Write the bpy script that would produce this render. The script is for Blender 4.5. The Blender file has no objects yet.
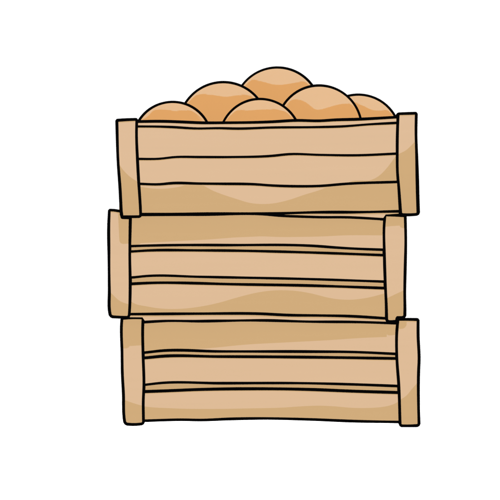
import bpy, bmesh, math, random
from mathutils import Vector, Matrix

scene = bpy.context.scene
COL = scene.collection
random.seed(4)

# ------------------------------------------------------------------ measures
D = 9.0            # camera distance from the front of the bottom crate (m)
S = 0.002          # metres per photo pixel on that plane
ZC = 0.3546         # height of the camera axis above the ground
def X(px): return (px - 250.0) * S
def Z(py): return ZC + (250.0 - py) * S

# ------------------------------------------------------------------ materials
def toon(name, rgb, size=0.95, grain=0.0, scale=(3, 3, 90), smooth=0.0):
    """matt hand-inked look: an even cel-like response to every lamp that reaches the surface"""
    m = bpy.data.materials.new(name); m.use_nodes = True
    nt = m.node_tree; nt.nodes.clear()
    out = nt.nodes.new('ShaderNodeOutputMaterial')
    t = nt.nodes.new('ShaderNodeBsdfToon'); t.component = 'DIFFUSE'
    t.inputs['Size'].default_value = size; t.inputs['Smooth'].default_value = smooth
    t.inputs['Color'].default_value = (*rgb, 1)
    if grain:
        tc = nt.nodes.new('ShaderNodeTexCoord'); mp = nt.nodes.new('ShaderNodeMapping')
        mp.inputs['Scale'].default_value = scale
        nz = nt.nodes.new('ShaderNodeTexNoise'); nz.inputs['Scale'].default_value = 1.0
        nz.inputs['Detail'].default_value = 3.0
        rp = nt.nodes.new('ShaderNodeMapRange')
        rp.inputs['From Min'].default_value = 0.3; rp.inputs['From Max'].default_value = 0.7
        rp.inputs['To Min'].default_value = 1 - grain; rp.inputs['To Max'].default_value = 1 + grain
        mul = nt.nodes.new('ShaderNodeVectorMath'); mul.operation = 'SCALE'
        mul.inputs[0].default_value = rgb
        nt.links.new(tc.outputs['Object'], mp.inputs['Vector'])
        nt.links.new(mp.outputs['Vector'], nz.inputs['Vector'])
        nt.links.new(nz.outputs['Fac'], rp.inputs['Value'])
        nt.links.new(rp.outputs['Result'], mul.inputs['Scale'])
        nt.links.new(mul.outputs['Vector'], t.inputs['Color'])
    nt.links.new(t.outputs['BSDF'], out.inputs['Surface'])
    return m
KEY = 1.25; ALB = 1.25*1.09   # lamp level, and the divisor that turns seen tones into surface albedo
WOOD = toon('pale_wood', (0.645/ALB, 0.418/ALB, 0.205/ALB), 0.95, 0.008)
SKIN = toon('fruit_skin', (0.652/ALB, 0.309/ALB, 0.0855/ALB), 0.95, 0.008, (14, 14, 14), 0.012)
INK = toon('black_ink', (0.0012, 0.0011, 0.001), 0.95, 0.05, (40, 40, 40))
PAPER = toon('white_paper', (0.93, 0.93, 0.93), 1.0, 0.004, (2, 2, 2))

# ------------------------------------------------------------------ helpers
def curve(pts):
    """smooth interpolation through traced points -> f(t)"""
    if not isinstance(pts, (list, tuple)): return lambda t: pts
    xs = [p[0] for p in pts]; ys = [p[1] for p in pts]; n = len(xs)
    if n == 1: return lambda t: ys[0]
    sl = [(ys[i+1]-ys[i]) / max(xs[i+1]-xs[i], 1e-6) for i in range(n-1)]
    m = [sl[0]] + [(sl[i-1]*(xs[i+1]-xs[i])+sl[i]*(xs[i]-xs[i-1]))/max(xs[i+1]-xs[i-1], 1e-6) for i in range(1, n-1)] + [sl[-1]]
    for i in range(n):      # keep deliberate corners sharp
        if max(abs(sl[max(i-1, 0)]), abs(sl[min(i, n-2)])) > 3 and n > 2 and xs[0] > 60: m[i] = 0
    def f(t):
        if t <= xs[0]: return ys[0]
        if t >= xs[-1]: return ys[-1]
        i = 0
        while t > xs[i+1]: i += 1
        h = xs[i+1]-xs[i]; u = (t-xs[i])/h
        return ((2*u**3-3*u*u+1)*ys[i] + (u**3-2*u*u+u)*h*m[i] + (-2*u**3+3*u*u)*ys[i+1] + (u**3-u*u)*h*m[i+1])
    return f

def empty(name, loc):
    o = bpy.data.objects.new(name, None); COL.objects.link(o)
    o.empty_display_size = 0.05; o.location = loc
    return o
def tag(o, label=None, cat=None, group=None, kind=None):
    for k, v in (('label', label), ('category', cat), ('group', group), ('kind', kind)):
        if v: o[k] = v
def link(name, bm, mats, parent=None, smooth=False):
    bmesh.ops.recalc_face_normals(bm, faces=bm.faces)
    me = bpy.data.meshes.new(name); bm.to_mesh(me); bm.free()
    for m in mats: me.materials.append(m)
    if smooth:
        for p in me.polygons: p.use_smooth = True
    o = bpy.data.objects.new(name, me); COL.objects.link(o)
    if parent is not None:
        o.parent = parent
    return o

def wobble(seed):
    r = random.Random(seed)
    a = [(r.uniform(.02, .05), r.uniform(.03, .12), r.uniform(0, 6.28)) for _ in range(3)]
    return lambda s: sum(k*math.sin(w*s+p) for k, w, p in a)

def ribbon(bm, path, width, y0, y1, closed=False, seed=0, off=(0, 0, 0)):
    """a black inked edging strip: path of (x, z) in metres, real thickness from y0 (front) to y1"""
    n = len(path); wb = wobble(seed)
    L = []; acc = 0
    cols = []
    for i in range(n):
        p = Vector(path[i])
        a = Vector(path[(i-1) % n] if closed or i > 0 else path[i])
        b = Vector(path[(i+1) % n] if closed or i < n-1 else path[i])
        t = (b-a)
        if t.length < 1e-9: t = Vector((1, 0))
        t.normalize(); nv = Vector((-t.y, t.x))
        if i: acc += (p-Vector(path[i-1])).length
        w = width*0.5*1.17*(1+wb(acc/S))
        yy0 = y0[i] if isinstance(y0, list) else y0
        q = []
        for sgn, y in ((1, yy0), (-1, yy0), (-1, y1), (1, y1)):
            v = p + nv*w*sgn
            q.append(bm.verts.new((v.x-off[0], y-off[1], v.y-off[2])))
        cols.append(q)
    rng = range(n if closed else n-1)
    fs = []
    for i in rng:
        A, B = cols[i], cols[(i+1) % n]
        for k in range(4):
            fs.append(bm.faces.new((A[k], A[(k+1) % 4], B[(k+1) % 4], B[k])))
    if not closed:
        fs.append(bm.faces.new(cols[0])); fs.append(bm.faces.new(cols[-1]))
    for f in fs: f.material_index = 1

TILT = math.tan(math.radians(9.0))  # inward lean that takes the lower face out of the top lamp's light

def board(bm, off, left, right, top, bottom, wave=None, y0=0.0, thick=0.018, nx=60, nz=8, chamfer=None):
    """a board traced by its four edges; below the line 'wave' its face leans in by nine degrees, shaped to fall dark under the top lamp;
    'chamfer' = curve of the line where the bevelled upper edge starts"""
    xl, xr, yt, yb = curve(left), curve(right), curve(top), curve(bottom)
    yw = curve(wave) if wave else None
    yc = curve(chamfer) if chamfer else None
    grid = []
    for i in range(nx+1):
        u = i/nx
        def xat(y): return xl(y) + (xr(y)-xl(y))*u
        xm = xat((yt(250)+yb(250))/2)
        t, b = yt(xm), yb(xm)
        w = min(max(yw(xm), t+0.02), b-0.02) if yw else b
        rows = []
        t0 = t
        if yc:
            c = yc(xm); rows.append((t, 0.007)); t0 = c
        for k in range(nz+1): rows.append((t0+(w-t0)*k/nz, 0.0))
        if yw:
            for k in range(1, nz+1):
                y = w+(b-w)*k/nz; rows.append((y, (y-w)*S*TILT))
        col = [bm.verts.new((X(xat(y))-off[0], y0+d-off[1], Z(y)-off[2])) for y, d in rows]
        col.append(bm.verts.new((X(xat(b))-off[0], y0+thick-off[1], Z(b)-off[2])))
        col.append(bm.verts.new((X(xat(t))-off[0], y0+thick-off[1], Z(t)-off[2])))
        grid.append(col)
    m = len(grid[0])
    for i in range(nx):
        for k in range(m):
            bm.faces.new((grid[i][k], grid[i][(k+1) % m], grid[i+1][(k+1) % m], grid[i+1][k]))
    bm.faces.new(grid[0]); bm.faces.new(grid[-1][::-1])

def line(bm, off, pts, x0, x1, w=2.4, y0=-0.0003, y1=0.016, seed=0, n=60):
    f = curve(pts)
    path = [(X(x0+(x1-x0)*i/n), Z(f(x0+(x1-x0)*i/n))) for i in range(n+1)]
    ribbon(bm, path, w*S, y0, y1, False, seed, off)

def box(bm, x0, x1, y0, y1, z0, z1, mi=0):
    v = [bm.verts.new((x, y, z)) for x in (x0, x1) for y in (y0, y1) for z in (z0, z1)]
    for q in ((0, 1, 3, 2), (4, 6, 7, 5), (0, 4, 5, 1), (2, 3, 7, 6), (0, 2, 6, 4), (1, 5, 7, 3)):
        f = bm.faces.new([v[i] for i in q]); f.material_index = mi

def outline_post(left, right, top, bottom, rad=2.0):
    """closed outline of a post with rounded lower corners"""
    xl, xr, yt, yb = curve(left), curve(right), curve(top), curve(bottom)
    tl = (xl(-1e9), yt(xl(-1e9))); tr = (xr(-1e9), yt(xr(-1e9)))
    bl = (xl(1e9), yb(xl(1e9))); br = (xr(1e9), yb(xr(1e9)))
    P = []
    n = 24
    for i in range(n+1):                       # left edge, downwards
        y = tl[1]+.6+(bl[1]-rad-tl[1]-.6)*i/n; P.append((xl(y), y))
    P.append((bl[0]+rad*.3, bl[1]-rad*.3))
    for i in range(41):
        x = bl[0]+rad+(br[0]-bl[0]-2*rad)*i/40; P.append((x, yb(x)))
    P.append((br[0]-rad*.3, br[1]-rad*.3))
    for i in range(n+1):
        y = br[1]-rad+(tr[1]+.6-br[1]+rad)*i/n; P.append((xr(y), y))
    for i in range(61):
        x = tr[0]-.6+(tl[0]-tr[0]+1.2)*i/60; P.append((x, yt(x)))
    return [(X(a), Z(b)) for a, b in P]

def rings(bm, x0, x1, y0, y1, z0, z1, w=0.0024):
    """inked edges of a plain panel: thin black bars along its outer edges"""
    h = w
    for y in (y0, y1):
        for z in (z0, z1): box(bm, x0-h*.4, x1+h*.4, y-h, y+h, z-h, z+h, 1)
    for x in (x0, x1):
        for z in (z0, z1): box(bm, x-h*.9, x+h*.9, y0+h*1.1, y1-h*1.1, z-h*.95, z+h*.95, 1)

DEPTH = 0.54
def post(crate, off, sd, left, right, top, bottom, wave, thick=0.018):
    bm = bmesh.new()
    board(bm, off, left, right, top, bottom, wave, y0=-0.0006, thick=thick, nx=28, nz=10)
    ribbon(bm, outline_post(left, right, top, bottom), 2.55*S, -0.001, thick-.0025, True, sd, off)
    return link('post', bm, (WOOD, INK), crate)

def rear(crate, off, xl, xr, zb, zt, floor_z, slat_px):
    """sides, back and floor of the crate (behind the traced front)"""
    dx, dz = off[0], off[2]
    for a, b in ((xl+.004, xl+.016), (xr-.016, xr-.004)):
        for (s0, s1) in slat_px:
            bm = bmesh.new()
            box(bm, a-dx, b-dx, .033, DEPTH-.026, Z(s1)-dz, Z(s0)-dz)
            rings(bm, a-dx, b-dx, .036, DEPTH-.029, Z(s1)-dz+.002, Z(s0)-dz-.002)
            link('side_slat', bm, (WOOD, INK), crate)
    for (s0, s1) in slat_px:
        bm = bmesh.new()
        box(bm, xl+.046-dx, xr-.046-dx, DEPTH-.018, DEPTH, Z(s1)-dz, Z(s0)-dz)
        rings(bm, xl+.049-dx, xr-.049-dx, DEPTH-.016, DEPTH-.002, Z(s1)-dz+.002, Z(s0)-dz-.002)
        link('back_slat', bm, (WOOD, INK), crate)
    for a, b in ((xl, xl+.042), (xr-.042, xr)):
        bm = bmesh.new()
        box(bm, a-dx, b-dx, DEPTH-.023, DEPTH+.001, zb-dz, zt-dz)
        rings(bm, a-dx, b-dx, DEPTH-.021, DEPTH, zb-dz+.003, zt-dz-.003)
        link('post', bm, (WOOD, INK), crate)
    bm = bmesh.new()
    box(bm, xl+.018-dx, xr-.018-dx, .026, DEPTH-.026, floor_z-.012-dz, floor_z-dz)
    link('floor_panel', bm, (WOOD, INK), crate)

def slat(name, crate, off, x0, x1, top, bottom, wave=None, lines=(), chamfer=None, nz=6, y0=0.0):
    bm = bmesh.new()
    board(bm, off, x0, x1, top, bottom, wave, y0, nx=80, nz=nz, chamfer=chamfer)
    for i, (pts, a, b, w, yl) in enumerate(lines):
        line(bm, off, pts, a, b, w, y0=yl, seed=int(pts[0][1]*10)+i)
    return link(name, bm, (WOOD, INK), crate)

def inner(crate, off, x0, x1, y0, y1):  # backing added behind the slat gaps to give them an even shaded tone
    bm = bmesh.new()
    box(bm, X(x0)-off[0], X(x1)-off[0], .0185, .0225, Z(y1)-off[2], Z(y0)-off[2])
    link('gap_backing', bm, (WOOD, INK), crate)

G = 'crates stacked in one pile'
# ================================================================== TOP CRATE
off = (X(267), 0.0, Z(216.8))
top = empty('wooden_crate', (X(267), -0.0138, Z(216.8)))
tag(top, 'topmost wooden crate, brim full of round orange fruit, its slats closed without gaps', 'crate', G)
A = [(136, 121.8), (162, 121.5), (186, 122.3), (200, 122.9), (224, 122.9), (272, 121.9), (296, 120.5), (320, 120.9), (334, 120), (358, 119.3), (398, 117.1)]
B = [(136, 126.7), (160, 126.9), (172, 127.3), (196, 128.7), (220, 128.4), (236, 128.8), (272, 127.7), (320, 127.2), (341, 126.6), (370, 124.4), (398, 122.9)]
Cc = [(136, 159.1), (160, 158.9), (174.4, 157.3), (200, 157.2), (231, 157.2), (272, 156), (288.8, 154.3), (320, 155), (355.6, 155.4), (399, 153.6)]
Dd = [(138, 183.9), (160, 184.4), (172, 183.3), (200, 183.7), (220, 183.9), (255, 184.4), (272, 185.6), (293.6, 186.3), (320, 186), (346, 183.9), (399, 181.9)]
E = [(140, 214.4), (180, 214), (220, 213.7), (272, 213.6), (320, 212.3), (358, 212.2), (400, 211.3)]
M0 = [(131, 215), (200, 214.8), (265, 214.5), (279, 215.7), (300, 216.6), (320, 217.2), (346, 217.3), (383, 219.2)]
M0c = [(138, 215), (200, 214.8), (265, 214.5), (279, 215.7), (300, 216.6), (320, 217.2), (346, 217.3), (383.3, 219.2), (383.9, 214.5), (399, 213.6)]
plankw = 2.4
slat('slat', top, off, [(120, 136.6), (160, 137.4)], [(120, 397.8), (155, 397.4)], A, Cc, None,
     ((A, 137.5, 397.5, 2.5, 0.0045), (B, 137.5, 397.5, 2.1, -.0003), (Cc, 137.5, 397.5, 2.1, -.0003)), chamfer=B)
slat('slat', top, off, 137.6, 398, Cc, Dd,
     [(335, 190), (346, 183.6), (352, 181.2), (360, 180.5), (370, 180.3), (379.6, 175.4), (386, 169), (390, 164), (396.4, 155.2), (399, 152)],
     ((Dd, 138.5, 398, 2.3, -.0003),))
slat('slat', top, off, 139, 399.5, Dd, E,
     [(139, 186.6), (155, 188.8), (168, 188.6), (179, 187), (192, 183.9), (200, 184.5), (213, 190.8), (236, 198.9), (250, 203), (262.4, 204.1), (275, 203.2), (288.8, 200), (305, 194.6), (320, 190), (330, 186.2), (345, 183), (399, 180)],
     ((E, 140, 399.5, 2.4, -.0013),))
slat('base_board', top, off, 139.5, 398.5, [(x, y+.15) for x, y in E], M0c, None, ((M0, 141, 384, 2.2, -.0012), ), nz=2, y0=-.0008)
post(top, off, 3, [(119.5, 117), (165, 118.5), (185, 120), (216.8, 121.6)],
     [(119.5, 137), (132, 136.7), (160, 137.7), (182, 138.9), (205, 140.4), (216.6, 140.9)],
     [(116, 120.7), (127, 120), (138, 119.6)], [(120, 216.9), (142, 216.7)],
     [(117, 158), (120.4, 165.6), (127.6, 175), (137.2, 182), (142, 185)], .032)
post(top, off, 4, [(113.8, 398.1), (123.6, 397.6), (153.6, 397.1), (170, 397.3), (189, 398.8), (214, 400.6)],
     [(113.3, 416.2), (132, 415.9), (160, 416.8), (180, 417.4), (200, 418), (215, 418.6)],
     [(397, 113.9), (407, 113.6), (417, 113.3)], [(400, 214.7), (410, 214.8), (419, 214.2)],
     [(396, 155.5), (398.8, 154), (406, 150.4), (415.6, 141.6), (420, 137)], .032)
rear(top, off, X(118), X(417), Z(214), Z(124), Z(183), [(124, 152), (156, 181), (185, 212)])

# ================================================================== MIDDLE CRATE
off = (X(257), 0.0, Z(321.8))
mid = empty('wooden_crate', (X(257), -0.0073, Z(321.8)))
tag(mid, 'wooden crate in the middle of the stack, shifted to the left', 'crate', G)
MT = [(129, 215.2), (200, 215), (265, 214.7), (279, 215.9), (300, 216.8), (320, 217.4), (346, 217.5), (387, 219.6)]
M1 = [(129, 246.2), (148, 245.6), (200, 245), (220, 245.1), (320, 246.3), (334, 247.4), (350, 248.4), (387, 249.9)]
M2 = [(129, 251.7), (148, 250.5), (200, 250.4), (220, 250.5), (310, 252.5), (387, 255.3)]
M3 = [(129, 277.6), (135, 277.2), (143, 276.3), (200, 276.8), (220, 277.2), (310, 279.1), (387, 281.7)]
M4 = [(129, 284), (148, 283), (200, 283.3), (220, 283.9), (310, 285.6), (387, 288.2)]
M5 = [(128, 314.1), (200, 313.6), (260, 313.7), (288.8, 315.1), (320, 315.5), (346, 316), (390, 318.6)]
B0 = [(143, 322.1), (164.8, 320.9), (200, 321.1), (220, 320.8), (260, 320.3), (310, 321.6), (358, 322), (398, 323.3)]
B0c = [(129, 317.1), (143.2, 317.2), (144.4, 322), (164.8, 320.9), (200, 321.1), (220, 320.8), (260, 320.3), (310, 321.6), (358, 322), (388, 322.6)]
slat('slat', mid, off, 130, 384.5, MT, M1, None, ((M1, 130, 385, 2.3, -.0003), (MT, 380, 385, 2.2, -.0003)))
slat('slat', mid, off, 130, 385.2, M2, M3, None, ((M2, 130, 385, 2.3, -.0003), (M3, 130, 385, 2.2, -.0003)))
slat('slat', mid, off, 129.5, 386, M4, M5,
     [(129, 299.5), (131, 301.2), (148, 306.5), (163, 308.6), (179, 308.8), (200, 306.6), (220, 302.4), (237, 297.5), (255, 293), (270, 290.7), (284, 290.2), (300, 291.4), (312, 293.6), (329, 297.8), (341, 299.5), (353, 299.6), (368, 297.6), (386, 293)],
     ((M4, 130, 385.5, 2.4, -.0003), (M5, 129.5, 386.5, 2.4, -.0013)))
slat('base_board', mid, off, 129.8, 386.5, [(x, y+.15) for x, y in M5], B0c, None, ((B0, 144, 386.5, 2.3, -.0012),), nz=2, y0=-.0008)
post(mid, off, 5, [(210, 109.5), (225, 108.9), (254, 109.1), (290, 109.5), (314, 110.1), (316.7, 110.7)],
     [(213, 130.6), (254, 129.9), (290, 130.3), (314, 129.4), (317.2, 129.1)],
     [(108, 210.0), (114, 210.3), (121.4, 211.2), (122.2, 217.6), (131, 217.8)], [(110, 316.6), (120, 317.1), (130, 317.3)],
     [(108, 291), (110.8, 293), (119.2, 300.4), (128.8, 304), (131, 304.4)])
post(mid, off, 6, [(214.9, 384.9), (225, 384.1), (254, 384.3), (290, 385.5), (304, 386.2), (321, 386.6)],
     [(215.8, 405.2), (242, 405.7), (266, 405.2), (290, 404.7), (318, 404.7), (322, 404.4)],
     [(384, 214.9), (395, 215.2), (406, 215.9)], [(385, 321.2), (391, 321.8), (396.6, 321.4), (397.4, 317.7), (406, 317.6)],
     [(384, 299), (386.3, 298), (395, 294.2), (404.8, 289.6), (407, 288)])
inner(mid, off, 127, 388, 220, 312)
rear(mid, off, X(110), X(404), Z(315), Z(220), Z(304), [(221, 245), (252, 279), (285, 313)])

# ================================================================== BOTTOM CRATE
off = (X(270), 0.0, 0.0)
bot = empty('wooden_crate', (X(270), 0.0, 0.0))
tag(bot, 'bottom wooden crate of the stack, standing on the white ground', 'crate', G)
BT = [(x, y+.2) for x, y in B0]
B1 = [(142, 352.9), (150, 352), (157.6, 351.1), (220, 351.4), (310, 351.6), (353, 352), (398, 354)]
B2 = [(142, 358.2), (150, 357.5), (157.6, 356.7), (220, 356.7), (310, 357.3), (398, 358.6)]
B3 = [(142, 385.2), (150, 384.2), (157.6, 383.3), (220, 383.2), (310, 383.3), (353, 384.4), (399, 386.1)]
B4 = [(142, 391.8), (165, 391), (200, 389.6), (248, 388.9), (310, 389.6), (353, 391.3), (399, 392.7)]
B5 = [(142, 420.9), (184, 419.8), (200, 420.1), (230, 419), (260, 418.5), (310, 419.5), (353, 421.2), (400, 422.1)]
slat('slat', bot, off, 142.6, 397.5, BT, B1, None, ((B1, 143, 397.5, 2.4, -.0003), (B0, 380, 397.5, 2.3, -.0003)))
slat('slat', bot, off, 143, 398, B2, B3, None, ((B2, 143, 398, 2.4, -.0003), (B3, 143, 398, 2.3, -.0003)))
slat('slat', bot, off, 143, 400, B4, B5,
     [(142, 406), (144.4, 406.4), (172, 408.3), (220, 408.9), (248, 408.4), (284, 407.5), (300, 406.4), (320, 405.7), (334, 406.3), (352, 407.8), (370, 407.9), (382, 407), (389, 405.7), (395, 403.6), (400, 400.6)],
     ((B4, 143, 398.8, 2.5, -.0003), (B5, 143.2, 400.5, 2.4, -.0004)))
post(bot, off, 7, [(318.4, 122), (323, 121.6), (352, 122), (375, 122.4), (393, 123.4), (422, 124.6), (424, 125)],
     [(317.7, 143.1), (328, 142.7), (352, 143), (386, 143.9), (400, 143.3), (424, 143.5)],
     [(121, 318.4), (132, 317.7), (144, 317.8)], [(124, 424), (134, 424.6), (144, 423.8)],
     [(121, 399), (125.2, 400.6), (134, 403.4), (143, 405.7), (145, 406)])
post(bot, off, 8, [(319.6, 397.9), (330, 396.9), (359, 396.9), (384, 398.7), (424, 400.1)],
     [(319.6, 418.1), (335, 418.1), (359, 419.1), (374, 418.5), (400, 418.5), (424, 419.2)],
     [(396, 319.5), (408, 319.4), (419, 319.6)], [(399, 425.9), (409, 426.1), (420, 425.6)],
     [(396, 400.5), (400, 399), (406, 395.2), (412, 388.6), (416.8, 383.6), (421, 379)])
inner(bot, off, 139, 402, 326, 416)
rear(bot, off, X(123), X(418), Z(424), Z(326), Z(406), [(326, 351), (358, 385), (392, 419)])

top.rotation_euler.z = 0.0235
mid.rotation_euler.z = 0.014

# ================================================================== FRUIT
def circ(p, q, r):
    (ax, ay), (bx, by), (cx, cy) = p, q, r
    d = 2*(ax*(by-cy)+bx*(cy-ay)+cx*(ay-by))
    ux = ((ax*ax+ay*ay)*(by-cy)+(bx*bx+by*by)*(cy-ay)+(cx*cx+cy*cy)*(ay-by))/d
    uy = ((ax*ax+ay*ay)*(cx-bx)+(bx*bx+by*by)*(ax-cx)+(cx*cx+cy*cy)*(bx-ax))/d
    return ux, uy, math.hypot(ax-ux, ay-uy)
def fruit(depth, arc, rim, label, seed):
    """arc: three points of the outline (photo px), rim: list of (x px, y px) where the pale lit cap ends, the face being shaped to it"""
    cx, cy, R = circ(*arc)
    k = (D+depth)/D
    c = Vector((X(cx)*k, depth, ZC+(Z(cy)-ZC)*k)); r = R*S*k
    frim = curve([((x-cx)/R, (cy-y)/R) for x, y in rim])
    rs = r-1.1*S*k
    bm = bmesh.new()
    nu, nv = 360, 190
    rows = []; tabs = []
    for j in range(1, nv):            # rings run round the x axis so the crown stays finely divided
        ph = math.pi*j/nv; u = -math.cos(ph); h = math.sin(ph)
        nat = NAT(u); zn = h*math.sin(math.radians(nat)); zd = min(frim(u)*r/rs, zn+.15, .97*h)
        N = 300; tab = [0.0]*(N+1); acc = 0.0
        # front swelled or hollowed so the back light ends along the traced cap edge
        up = math.tan(math.radians(min(nat+1.5, 86))); dn = math.tan(math.radians(max(nat-1.5, 1)))
        fade = 0.03
        for q in range(N, -1, -1):
            z = h*(q+.5)/N; c_ = math.sqrt(max(1e-5, h*h-z*z)); ts = z/c_; sl = 0.0
            if zd < zn:
                if z >= zd: sl = max(0.0, up-ts)
                elif z > zd-fade: sl = max(0.0, up-ts)*(z-zd+fade)/fade
            else:
                if z <= zd: sl = max(-.9, min(0.0, dn-ts))
                elif z < zd+fade: sl = max(-.9, min(0.0, dn-ts))*(zd+fade-z)/fade
            acc += sl*h/N; tab[q] = acc
        tabs.append((u, h, tab))
    K = [math.exp(-(d/4.5)**2) for d in range(-9, 10)]
    for j, (u, h, _) in enumerate(tabs):
        near = [(K[d+9], tabs[min(max(j+d, 0), len(tabs)-1)][2]) for d in range(-9, 10)]
        sw = sum(a for a, _ in near); tab = [sum(a*t[q] for a, t in near)/sw for q in range(301)]; N = 300
        row = []
        for i in range(nu):
            e = 2*math.pi*i/nu; z = h*math.sin(e); y = -h*math.cos(e)
            if y < 0:
                if z >= 0:
                    p = z/h*N; q = min(N-1, int(p)); b = tab[q]+(tab[q+1]-tab[q])*(p-q)
                else:
                    q = 1+z/h; b = tab[0]*q*q*(3-2*q)
                y -= b
            row.append(bm.verts.new((u*rs, y*rs, z*rs)))
        rows.append(row)
    for A_, B_ in zip(rows, rows[1:]):
        for i in range(nu):
            bm.faces.new((A_[i], A_[(i+1) % nu], B_[(i+1) % nu], B_[i]))
    for row, u in ((rows[0], -1), (rows[-1], 1)):
        v = bm.verts.new((u*rs, 0, 0))
        for i in range(nu): bm.faces.new((row[i], row[(i+1) % nu], v))
    for f in bm.faces: f.smooth = True
    wb = wobble(seed); n = 160; m = 10                 # inked outline round the widest girth
    ringv = []
    for i in range(n):
        t = 2*math.pi*i/n; w = 1.38*S*(1+1.2*wb(i*1.5+3)*(math.sin(t/2)**.3))
        ringv.append([bm.verts.new(((r+w*math.cos(q))*math.cos(t), w*math.sin(q), (r+w*math.cos(q))*math.sin(t))) for q in [2*math.pi*s/m for s in range(m)]])
    for i in range(n):
        for s in range(m):
            f = bm.faces.new((ringv[i][s], ringv[i][(s+1) % m], ringv[(i+1) % n][(s+1) % m], ringv[(i+1) % n][s]))
            f.material_index = 1; f.smooth = True
    o = link('fruit', bm, (SKIN, INK))
    o.location = c
    tag(o, label, 'fruit', 'round orange fruit heaped in the top crate')
    return o

E2 = 42.5                                             # height of the back light above the horizon
def NAT(u):
    """elevation (degrees) at which a plain sphere turns into the back light, at sideways position u"""
    h = math.sqrt(max(1e-4, 1-u*u)); v = min(1.0, math.cos(math.radians(85.5))/h)
    return min(90.0, math.degrees(math.asin(v))+90-E2)
FR = [
 (0.112, ((138.4, 121.9), (172, 102), (206.8, 121.9)), [(146, 119), (149, 114.5), (152, 111.4), (156, 110), (161, 110), (167, 110.9), (174, 111.3), (181, 111.4), (186, 110.6), (191, 109.8), (197, 110.4), (200, 112)],
  'orange fruit at the left end of the heap, next to the left post'),
 (0.256, ((185.7, 102.7), (222.8, 82.3), (257.6, 98.4)), [(186, 100), (190, 96.5), (195, 94.7), (200, 94.6), (207, 95.2), (214.4, 96.3), (222, 97.6), (229, 97.9), (238.4, 96), (245, 95.1), (251.6, 95.5), (258, 98.5)],
  'orange fruit second from the left, tucked between the left end one and the highest one'),
 (0.394, ((242.7, 84.7), (276.5, 67.6), (312.3, 85.7)), [(247, 75), (251.5, 77.6), (257, 80.8), (264.8, 84), (271, 85.7), (277, 86.3), (283, 86.1), (290, 85.2), (297, 83.6), (304.4, 80.6), (308, 79.6)],
  'highest orange fruit, crowning the heap at the back'),
 (0.112, ((223.5, 121.9), (259.5, 99.1), (296, 120.5)), [(227, 109), (231, 108.8), (237, 109.8), (243, 110.8), (249, 111), (256, 110.6), (264, 110.1), (272, 110), (280, 110.7), (286, 111.4), (292, 112.6)],
  'lowest orange fruit at the front centre, overlapping its neighbours on both sides'),
 (0.256, ((283.5, 105.1), (320.8, 85.7), (360.4, 118.3)), [(288, 100.5), (293, 99.2), (297, 99.8), (301, 102), (306, 106), (310, 109.6), (314, 111.3), (320, 111.3), (326, 110), (334, 107.6), (341, 105.8), (346, 104.9), (352, 104.2)],
  'large orange fruit right of centre, overlapping the fruit at the right end'),
 (0.424, ((347.2, 96.2), (355.6, 94.8), (395.7, 117.6)), [(345, 95.6), (350, 98.2), (355, 101.6), (361.6, 105.8), (367, 109), (372, 110.9), (377, 111.6), (382, 111.2), (389, 109.8), (394, 110.4)],
  'orange fruit at the right end of the heap, half hidden behind the large one'),
]
for i, (dep, arc, rim, lab) in enumerate(FR):
    fruit(dep, arc, rim, lab, 20+i)

# ================================================================== SETTING
bm = bmesh.new()
prof = [(-12.0, 0.0), (-4.0, 0.0), (3.0, 0.0)] + [(3.0+.8*math.sin(a), .8-.8*math.cos(a)) for a in [math.pi/2*i/16 for i in range(1, 17)]] + [(3.8, 2.0)]
rows = [[bm.verts.new((x, y, z)) for x in (-8, 8)] for y, z in prof]
for a, b in zip(rows, rows[1:]): bm.faces.new((a[0], a[1], b[1], b[0]))
g = link('ground', bm, (PAPER,), None, True)
tag(g, 'plain white seamless ground sweeping up behind the stack', 'ground', kind='structure')

# ================================================================== LIGHT
w = bpy.data.worlds.new('World'); scene.world = w; w.use_nodes = True
bg = w.node_tree.nodes['Background']
bg.inputs['Color'].default_value = (1, 1, 1, 1); bg.inputs['Strength'].default_value = 0.15

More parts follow.
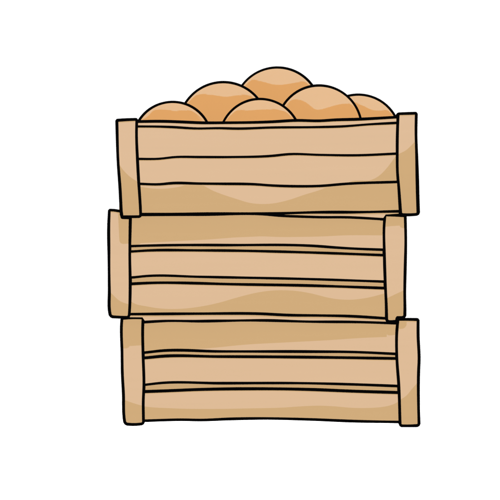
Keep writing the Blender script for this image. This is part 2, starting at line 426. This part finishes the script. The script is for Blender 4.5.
def lamp(name, loc, E, rgb, size, aim=None, cone=None):
    """lamp that gives the value E on a white board at the stack; 'cone' = radius of the lit circle at 'aim'"""
    loc = Vector(loc); d = (loc-Vector(aim or (0, 0, .45))).length
    l = bpy.data.lights.new(name, 'SPOT' if cone else 'POINT'); l.shadow_soft_size = size
    l.color = rgb; l.energy = E*d*d*CAL
    o = bpy.data.objects.new(name, l); o.location = loc; COL.objects.link(o)
    if cone:
        l.spot_size = 2*math.atan(cone/d); l.spot_blend = 0.05
        o.rotation_euler = (Vector(aim)-loc).to_track_quat('-Z', 'Y').to_euler()
    return o
CAL = 78.9; KEY_SHARE = 0.945      # the rest of the frontal light is even fill added by the world
lamp('key_lamp', (0, -90, ZC), KEY*KEY_SHARE, (1, 1, 1), 0.05)
a = math.radians(79.0)
lamp('top_lamp', (0.0, -14*math.cos(a), .4+14*math.sin(a)), KEY*0.556, (.155/.556, .218/.556, 1.0), 0.01, (0.02, 0.12, .45), 0.6)
a = math.radians(E2)
lamp('back_fill', (0.04, .25+14*math.cos(a), .62+14*math.sin(a)), KEY*1.8, (.07/1.8, .43/1.8, 1.0), 0.01, (0.04, .22, .66), 0.32)  # added light from behind that makes the pale caps on the fruit

for sx in (-1, 1):     # added fill at either side, keeps the crate flanks from going black
    lamp('side_fill', (sx*14, 1.3, .31), KEY*.72, (1, .97, .93), 0.01, (sx*.3, .27, -.60), 1.20)

# ================================================================== CAMERA
cam = bpy.data.cameras.new('camera'); co = bpy.data.objects.new('camera', cam); COL.objects.link(co)
co.location = (0, -D, ZC); co.rotation_euler = (math.pi/2, 0, 0)
cam.sensor_width = 36; cam.lens = 36*D/(500*S); cam.clip_end = 200
scene.camera = co
scene.view_settings.view_transform = 'Standard'; scene.view_settings.look = 'None'
scene.view_settings.exposure = 0; scene.view_settings.gamma = 1
try:
    cy = scene.cycles
    cy.max_bounces = 0; cy.diffuse_bounces = 0
    cy.use_denoising = True; cy.use_adaptive_sampling = False
except Exception: pass
